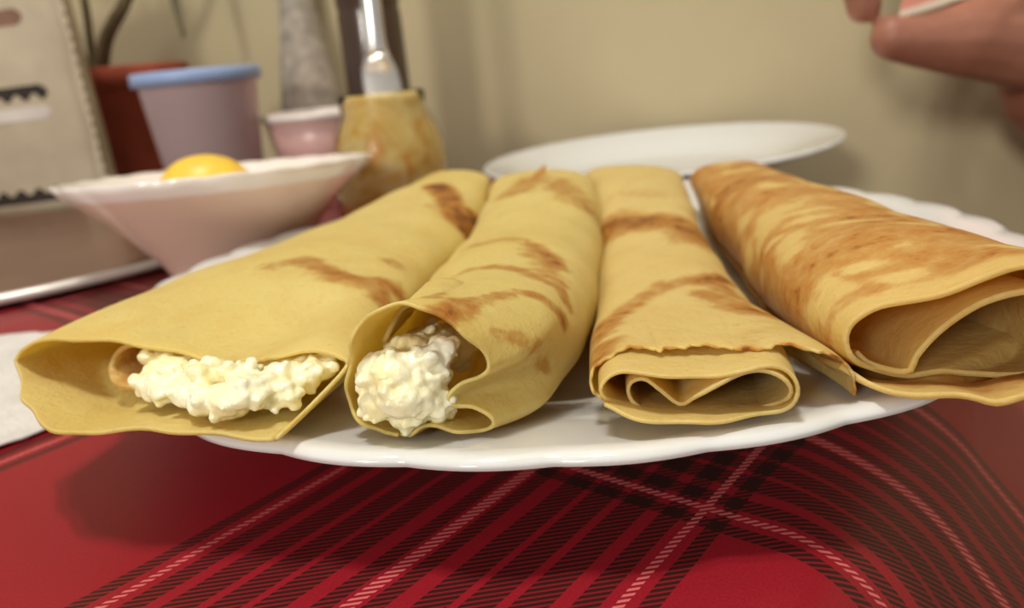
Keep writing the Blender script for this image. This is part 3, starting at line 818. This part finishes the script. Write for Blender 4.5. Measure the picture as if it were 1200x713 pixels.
path = [(0.3, -0.3, 0.4), (0.2, -0.25, 2.5), (0.12, -0.2, 4.0), (0.02, -0.15, 5.0), (-0.04, -0.12, 6.0), (-0.06, -0.1, 6.6), (-0.05, -0.08, 7.4), (0.0, 0.0, 9.6), (0.05, 0.1, 12.5), (0.08, 0.2, 16.0), (0.1, 0.25, 17.0)]
wid = [0.35, 0.9, 1.05, 1.08, 1.0, 0.78, 0.6, 0.56, 0.66, 0.8, 0.5]
thk = [0.05, 0.06, 0.08, 0.1, 0.14, 0.3, 0.34, 0.3, 0.3, 0.3, 0.2]
q = smooth_poly([p + (w_, k_) for p, w_, k_ in zip(path, wid, thk)], 60)
def flat_bar(name, rows, mat, parent):
    V, F = [], []
    for (x, y, z, w_, k_) in rows:
        for j in range(16):
            a_ = 2 * math.pi * j / 16
            V.append((x + w_ * math.cos(a_), y + k_ * math.sin(a_), z))
    n_ = len(rows)
    for i in range(n_ - 1):
        for j in range(16):
            k = (j + 1) % 16
            F.append((i * 16 + j, i * 16 + k, (i + 1) * 16 + k, (i + 1) * 16 + j))
    F.append(tuple(range(16))); F.append(tuple((n_ - 1) * 16 + j for j in range(16)))
    return recalc(link_mesh(name, V, F, mat, parent))
flat_bar('blade', q[:24], M['silver'], ut)
flat_bar('handle', q[23:], M['silver'], ut)

# ------------------------------------------------------------------ bottle, vase, pink tub behind the jar
bt = thing('bottle', (-7.3, 52.3, 0.02), 'tall dark brown bottle standing behind the jam jar', 'bottle')
lathe('body', [(0.0, 0.0), (1.85, 0.0), (2.0, 0.2), (2.05, 6.0), (2.0, 11.6), (1.92, 11.9), (2.0, 12.2), (2.0, 17.0), (1.7, 18.6), (0.9, 20.5), (0.85, 23.5), (0.0, 23.5)], M['bottle'], bt, seg=48)
lathe('cap', [(0.0, 24.6), (0.95, 24.6), (1.0, 24.4), (1.0, 23.2), (0.9, 23.1)], M['print_dark'], bt, seg=32)
vs = thing('vase', (-14.8, 66.2, 0.02), 'grey speckled vase tapering towards its top, by the wall', 'vase')
lathe('body', [(0.0, 0.0), (2.2, 0.0), (2.5, 0.4), (2.75, 3.0), (2.6, 6.0), (2.1, 9.5), (1.5, 13.0), (1.25, 16.5), (1.4, 18.5), (1.3, 18.6), (1.1, 17.0), (1.2, 13.0), (0.0, 12.0)], M['speckle'], vs, seg=48)
lathe('lip', [(1.32, 18.35), (1.5, 18.35), (1.55, 18.55), (1.45, 18.75), (1.3, 18.7)], M['speckle'], vs, seg=40, close=True)
tb2 = thing('tub', (-12.9, 59.3, 0.02), 'pink tub with a pale rim, between jam jar and lavender container', 'tub')
lathe('body', [(0.0, 0.0), (2.6, 0.0), (2.8, 0.2), (3.6, 3.0), (4.1, 5.6), (3.95, 5.6), (3.4, 3.0), (2.6, 0.4), (0.0, 0.4)], M['pink_tub'], tb2, seg=64)
lathe('rim', [(4.05, 5.25), (4.22, 5.3), (4.25, 5.7), (4.1, 5.82), (3.92, 5.75), (3.9, 5.4)], M['bowl'], tb2, seg=64, close=True)

# ------------------------------------------------------------------ brown tray on the left
TYX, TYY, TYR = -30.5, 47.3, 18.6
ty = thing('tray', (TYX, TYY, 0.02), 'round brown lacquered tray with a pale rim', 'tray')
lathe('base', [(0.0, 0.0), (17.6, 0.0), (18.0, 0.1), (18.3, 0.35), (18.1, 0.36), (17.7, 0.25), (17.3, 0.22), (0.0, 0.22)], M['tray'], ty, seg=160)
ring = [(18.25 + 0.3 * math.cos(a_), 0.42 + 0.24 * math.sin(a_)) for a_ in [2 * math.pi * i / 12 for i in range(12)]]
lathe('rim', ring, M['tray_rim'], ty, seg=160, close=True)
TZ = 0.26

# lavender container with blue lid
cn = thing('food_container', (-20.2, 56.0, TZ), 'lavender plastic container with a pale blue lid', 'container')
lathe('body', [(0.0, 0.0), (2.9, 0.0), (3.1, 0.15), (3.9, 8.4), (3.98, 8.5), (3.7, 8.5), (2.95, 0.35), (0.0, 0.3)], M['lavender'], cn, seg=64)
lathe('lid', [(0.0, 8.95), (3.6, 8.95), (3.75, 9.12), (4.15, 9.15), (4.28, 9.05), (4.3, 8.3), (4.15, 8.25), (4.1, 8.6), (0.0, 8.6)], M['blue_lid'], cn, seg=64)

# paper packet with serrated side seam and printed bands
pk = thing('paper_packet', (-36.4, 60.6, TZ), 'grey beige paper packet with serrated edge and dark printed bands', 'packet')
V, F = [], []
NXp, NZp = 14, 24
HWp, HTp = 6.4, 19.0
def pk_front(x, z):
    k = (1 - (abs(x) / HWp) ** 4)
    return -1.1 - 0.9 * k * math.sin(min(1, z / HTp) * math.pi * 0.85 + 0.35) - 0.06 * math.sin(x * 1.3 + z)
for side in (1, -1):
    for i in range(NZp + 1):
        z = HTp * i / NZp
        for j in range(NXp + 1):
            x = -HWp + 2 * HWp * j / NXp
            yy = pk_front(x, z) if side == 1 else -pk_front(x, z) * (1 - 0.5 * (z / HTp))
            V.append((x * (1 - 0.012 * z / HTp), yy, z))
N1_ = (NXp + 1) * (NZp + 1)
for s_ in (0, N1_):
    for i in range(NZp):
        for j in range(NXp):
            a_ = s_ + i * (NXp + 1) + j
            F.append((a_, a_ + 1, a_ + NXp + 2, a_ + NXp + 1))
per = [j for j in range(NXp + 1)] + [i * (NXp + 1) + NXp for i in range(1, NZp + 1)] + [NZp * (NXp + 1) + j for j in range(NXp - 1, -1, -1)] + [i * (NXp + 1) for i in range(NZp - 1, 0, -1)]
for a_, b_ in zip(per, per[1:] + per[:1]):
    F.append((a_, b_, b_ + N1_, a_ + N1_))
recalc(link_mesh('body', V, F, M['paper'], pk))
V, F = [], []
nz_ = 44
for i in range(nz_ + 1):                                   # zigzag seam along the right side
    z = HTp * i / nz_
    tooth = 0.32 if i % 2 else 0.08
    for yy in (-1.16, -0.98):
        V += [(HWp - 0.25, yy, z), (HWp + tooth, yy, z)]
for i in range(nz_):
    a_ = i * 4
    F += [(a_, a_ + 1, a_ + 5, a_ + 4), (a_ + 2, a_ + 6, a_ + 7, a_ + 3), (a_ + 1, a_ + 3, a_ + 7, a_ + 5), (a_, a_ + 4, a_ + 6, a_ + 2)]
recalc(link_mesh('serrated_seam', V, F, M['paper'], pk, smooth=False))
def print_band(name, x0, x1, z0, z1, slope, mat, teeth=None, tdir=-1):
    """a printed bar lying on the bulged front of the packet"""
    V, F = [], []
    n_ = 48
    for i in range(n_ + 1):
        x = x0 + (x1 - x0) * i / n_
        zt, zb = z1 + slope * (x - x1), z0 + slope * (x - x1)
        end = min(1, (n_ - i) / 2.0)
        if teeth:
            dz = teeth * (0.5 + 0.5 * math.sin(i * 2 * math.pi / 6))
            if tdir < 0: zb += dz * end
            else: zt -= dz * end
        mid_ = (zt + zb) / 2
        zt, zb = mid_ + (zt - mid_) * (0.35 + 0.65 * end), mid_ + (zb - mid_) * (0.35 + 0.65 * end)
        for z in (zb, zt):
            V.append((x, pk_front(x, z) - 0.03, z)); V.append((x, pk_front(x, z) + 0.02, z))
    for i in range(n_):
        a_ = i * 4
        F += [(a_, a_ + 4, a_ + 6, a_ + 2), (a_, a_ + 1, a_ + 5, a_ + 4), (a_ + 2, a_ + 6, a_ + 7, a_ + 3)]
    F += [(0, 2, 3, 1), (n_ * 4, n_ * 4 + 1, n_ * 4 + 3, n_ * 4 + 2)]
    return recalc(link_mesh(name, V, F, mat, pk, smooth=False))
print_band('printed_band', -6.1, 4.3, 8.2, 9.3, 0.03, M['print_dark'], 0.55, -1)
print_band('printed_band', -6.1, 4.2, 6.9, 7.8, 0.03, M['print_white'])
print_band('printed_band', -6.1, 4.6, 0.9, 2.0, 0.03, M['print_dark'], 0.5, 1)
print_band('printed_band', -6.1, 3.8, 13.4, 14.5, 0.03, M['print_brown'])

# ------------------------------------------------------------------ terracotta pot with a bare-stemmed plant
pt = thing('potted_plant', (-30.4, 69.2, 0.02), 'terracotta pot with a bare stemmed plant, behind the packet', 'plant')
lathe('pot', [(0.0, 0.0), (3.1, 0.0), (3.25, 0.2), (4.1, 8.6), (4.2, 8.7), (4.55, 8.75), (4.65, 10.4), (4.55, 10.5), (4.3, 10.5), (4.15, 9.6), (0.0, 9.5)], M['terracotta'], pt, seg=64)
lathe('soil', [(0.0, 9.9), (2.0, 9.95), (4.12, 9.75), (4.1, 9.4)], M['soil'], pt, seg=40)
stems = [([(-2.6, -1.6, 9.7), (-2.8, -2.2, 12.5), (-2.8, -3.0, 16.0), (-3.6, -3.4, 22.0), (-4.5, -3.0, 27.0)], [0.32, 0.3, 0.28, 0.22, 0.12]),
         ([(-2.4, -1.4, 9.7), (-1.9, -2.0, 12.0), (-1.1, -2.8, 15.6), (-0.7, -3.2, 21.0), (-0.2, -3.0, 26.0)], [0.34, 0.32, 0.3, 0.24, 0.12]),
         ([(-2.0, -1.5, 9.7), (-0.2, -2.6, 12.7), (2.4, -3.6, 15.2), (5.0, -4.4, 18.6), (6.6, -4.6, 21.0)], [0.62, 0.56, 0.5, 0.4, 0.2])]
for p_, r_ in stems:
    tube('stem', p_, r_, M['bark'], pt, 10, n=24)
def leaf(base, tip, width, sag):
    base, tip = Vector(base), Vector(tip)
    d = tip - base
    sd = d.cross(Vector((0.1, 1, 0.2))).normalized()
    V, F = [], []
    n_ = 12
    for i in range(n_ + 1):
        t_ = i / n_
        c_ = base + d * t_ + Vector((0, 0, sag * math.sin(math.pi * t_)))
        w_ = width * math.sin(math.pi * min(1, t_ * 0.92 + 0.06)) ** 0.8 + 0.03
        for k in (-1, 0, 1):
            V.append(c_ + sd * w_ * k + Vector((0, -0.12 * w_ * (1 - abs(k)), 0)))
    for i in range(n_):
        for k in range(2):
            a_ = i * 3 + k
            F.append((a_, a_ + 1, a_ + 4, a_ + 3))
    o = link_mesh('leaf', V, F, M['leaf'], pt)
    solidify(o, 0.05, 0)
for a_, b_, w_, s_ in (((6.4, -4.6, 20.8), (6.9, -5.0, 12.0), 0.42, 0.3), ((-0.2, -3.0, 26), (4.5, -4.0, 29), 1.3, 1), ((-4.5, -3.0, 27), (-9, -4.0, 28), 1.3, 1), ((-0.6, -3.2, 22), (-0.5, -4.6, 30), 1.2, 0), ((-3.6, -3.4, 22), (-8, -4.2, 19.5), 1.1, 1), ((5, -4.4, 18.6), (9.5, -4.2, 23.5), 1.2, 1)):
    leaf(a_, b_, w_, s_)

# ------------------------------------------------------------------ hand holding a small pink card, at the right
J = dict(forearm=(44.04, 44.0, -4.62), mid=(36.0, 42.5, -0.6), wrist=(29.9, 41.2, 4.2), carpal=(28.6, 41.2, 6.0), palm=(26.4, 40.9, 8.6), palm2=(28.4, 42.9, 8.8),
         tb=(26.8, 39.7, 6.2), tm=(23.2, 38.9, 7.0), ti=(20.7, 38.5, 7.1), tt=(19.45, 38.5, 7.4),
         ik=(23.56, 40.5, 12.43), ip=(19.68, 39.5, 13.12), id=(17.9, 39.2, 10.6), it=(18.35, 39.3, 8.95),
         mk=(25.45, 42.2, 13.16), mp=(21.56, 42.5, 14.41), md=(19.89, 41.5, 12.21), mt=(19.92, 40.8, 10.16),
         rk=(27.55, 44.0, 13.13), rp=(23.75, 45.0, 14.54), rd=(22.1, 44.0, 12.29), rt=(22.25, 43.0, 10.25),
         lk=(29.77, 45.6, 12.45), lp=(26.68, 46.6, 13.65), ld=(25.24, 46.0, 11.87), lt=(25.09, 45.0, 10.2))
RAD = dict(forearm=3.8, mid=3.4, wrist=2.9, carpal=2.3, palm=2.2, palm2=2.0, tb=2.0, tm=1.85, ti=1.25, tt=1.1,
           ik=1.1, ip=0.88, id=0.9, it=0.85, mk=1.1, mp=0.9, md=0.82, mt=0.72, rk=1.05, rp=0.85, rd=0.78, rt=0.68, lk=0.98, lp=0.75, ld=0.68, lt=0.6)
EDG = [('wrist', 'mid'), ('mid', 'forearm'), ('wrist', 'carpal'), ('carpal', 'palm'), ('palm', 'palm2'), ('carpal', 'tb'), ('tb', 'tm'), ('tm', 'ti'), ('ti', 'tt')]
for f_ in 'imrl':
    EDG += [('palm' if f_ in 'im' else 'palm2', f_ + 'k'), (f_ + 'k', f_ + 'p'), (f_ + 'p', f_ + 'd'), (f_ + 'd', f_ + 't')]
hb = J['forearm']
hd = thing('person', hb, 'hand and bare forearm of a person pinching a pink card, at right', 'person')
for f_ in 'imrl':                                          # the palm: bones fan out from the wrist
    EDG.append(('carpal', f_ + 'k'))
EDG += [('ik', 'mk'), ('mk', 'rk'), ('rk', 'lk'), ('palm', 'tb'), ('palm', 'tm')]
bm = bmesh.new()
for a_, b_ in EDG:                                         # tapered limbs with round joints, fused into one skin
    pa, pb = Vector(J[a_]) - Vector(hb), Vector(J[b_]) - Vector(hb)
    ra, rb_ = RAD[a_], RAD[b_]
    if (a_, b_) in (('ik', 'mk'), ('mk', 'rk'), ('rk', 'lk')) or a_ == 'carpal' and b_[1:] == 'k':
        ra, rb_ = min(ra, 1.35), min(rb_, 1.0)
    n_ = max(2, int((pb - pa).length / 0.3))
    for i in range(n_ + 1):
        k = i / n_
        p_ = pa.lerp(pb, k)
        r_ = ra + (rb_ - ra) * k
        bmesh.ops.create_icosphere(bm, subdivisions=2, radius=r_ * S, matrix=Matrix.Translation(p_ * S))
me = bpy.data.meshes.new('hand')
bm.to_mesh(me); bm.free()
me.materials.append(M['skin'])
ho = bpy.data.objects.new('hand', me)
COL.objects.link(ho); ho.parent = hd
rm = ho.modifiers.new('fuse', 'REMESH'); rm.mode = 'VOXEL'; rm.voxel_size = 0.0014; rm.use_smooth_shade = True
sm = ho.modifiers.new('soften', 'SMOOTH'); sm.iterations = 14; sm.factor = 0.5

# pink card with pale edge
cq = [Vector(p_) for p_ in ((19.5, 38.2, 8.25), (24.1, 38.9, 9.1), (25.0, 39.3, 11.5), (20.2, 38.6, 11.0))]
cd = thing('card', cq[0], 'pinkish card with a pale edge held in the hand', 'card')
nn = (cq[1] - cq[0]).cross(cq[3] - cq[0]).normalized()
def slab(name, quad, t_, mat, parent):
    V = [q_ - cq[0] for q_ in quad] + [q_ - cq[0] + nn * t_ for q_ in quad]
    F = [(0, 3, 2, 1), (4, 5, 6, 7)] + [(i, (i + 1) % 4, (i + 1) % 4 + 4, i + 4) for i in range(4)]
    return recalc(link_mesh(name, V, F, mat, parent, smooth=False))
e1 = (cq[3] - cq[0]).normalized() * 0.34
e2 = (cq[2] - cq[1]).normalized() * 0.34
slab('face', [cq[0] + e1, cq[1] + e2, cq[2], cq[3]], 0.1, M['card'], cd)
slab('border', [cq[0], cq[1], cq[1] + e2, cq[0] + e1], 0.14, M['card_edge'], cd)
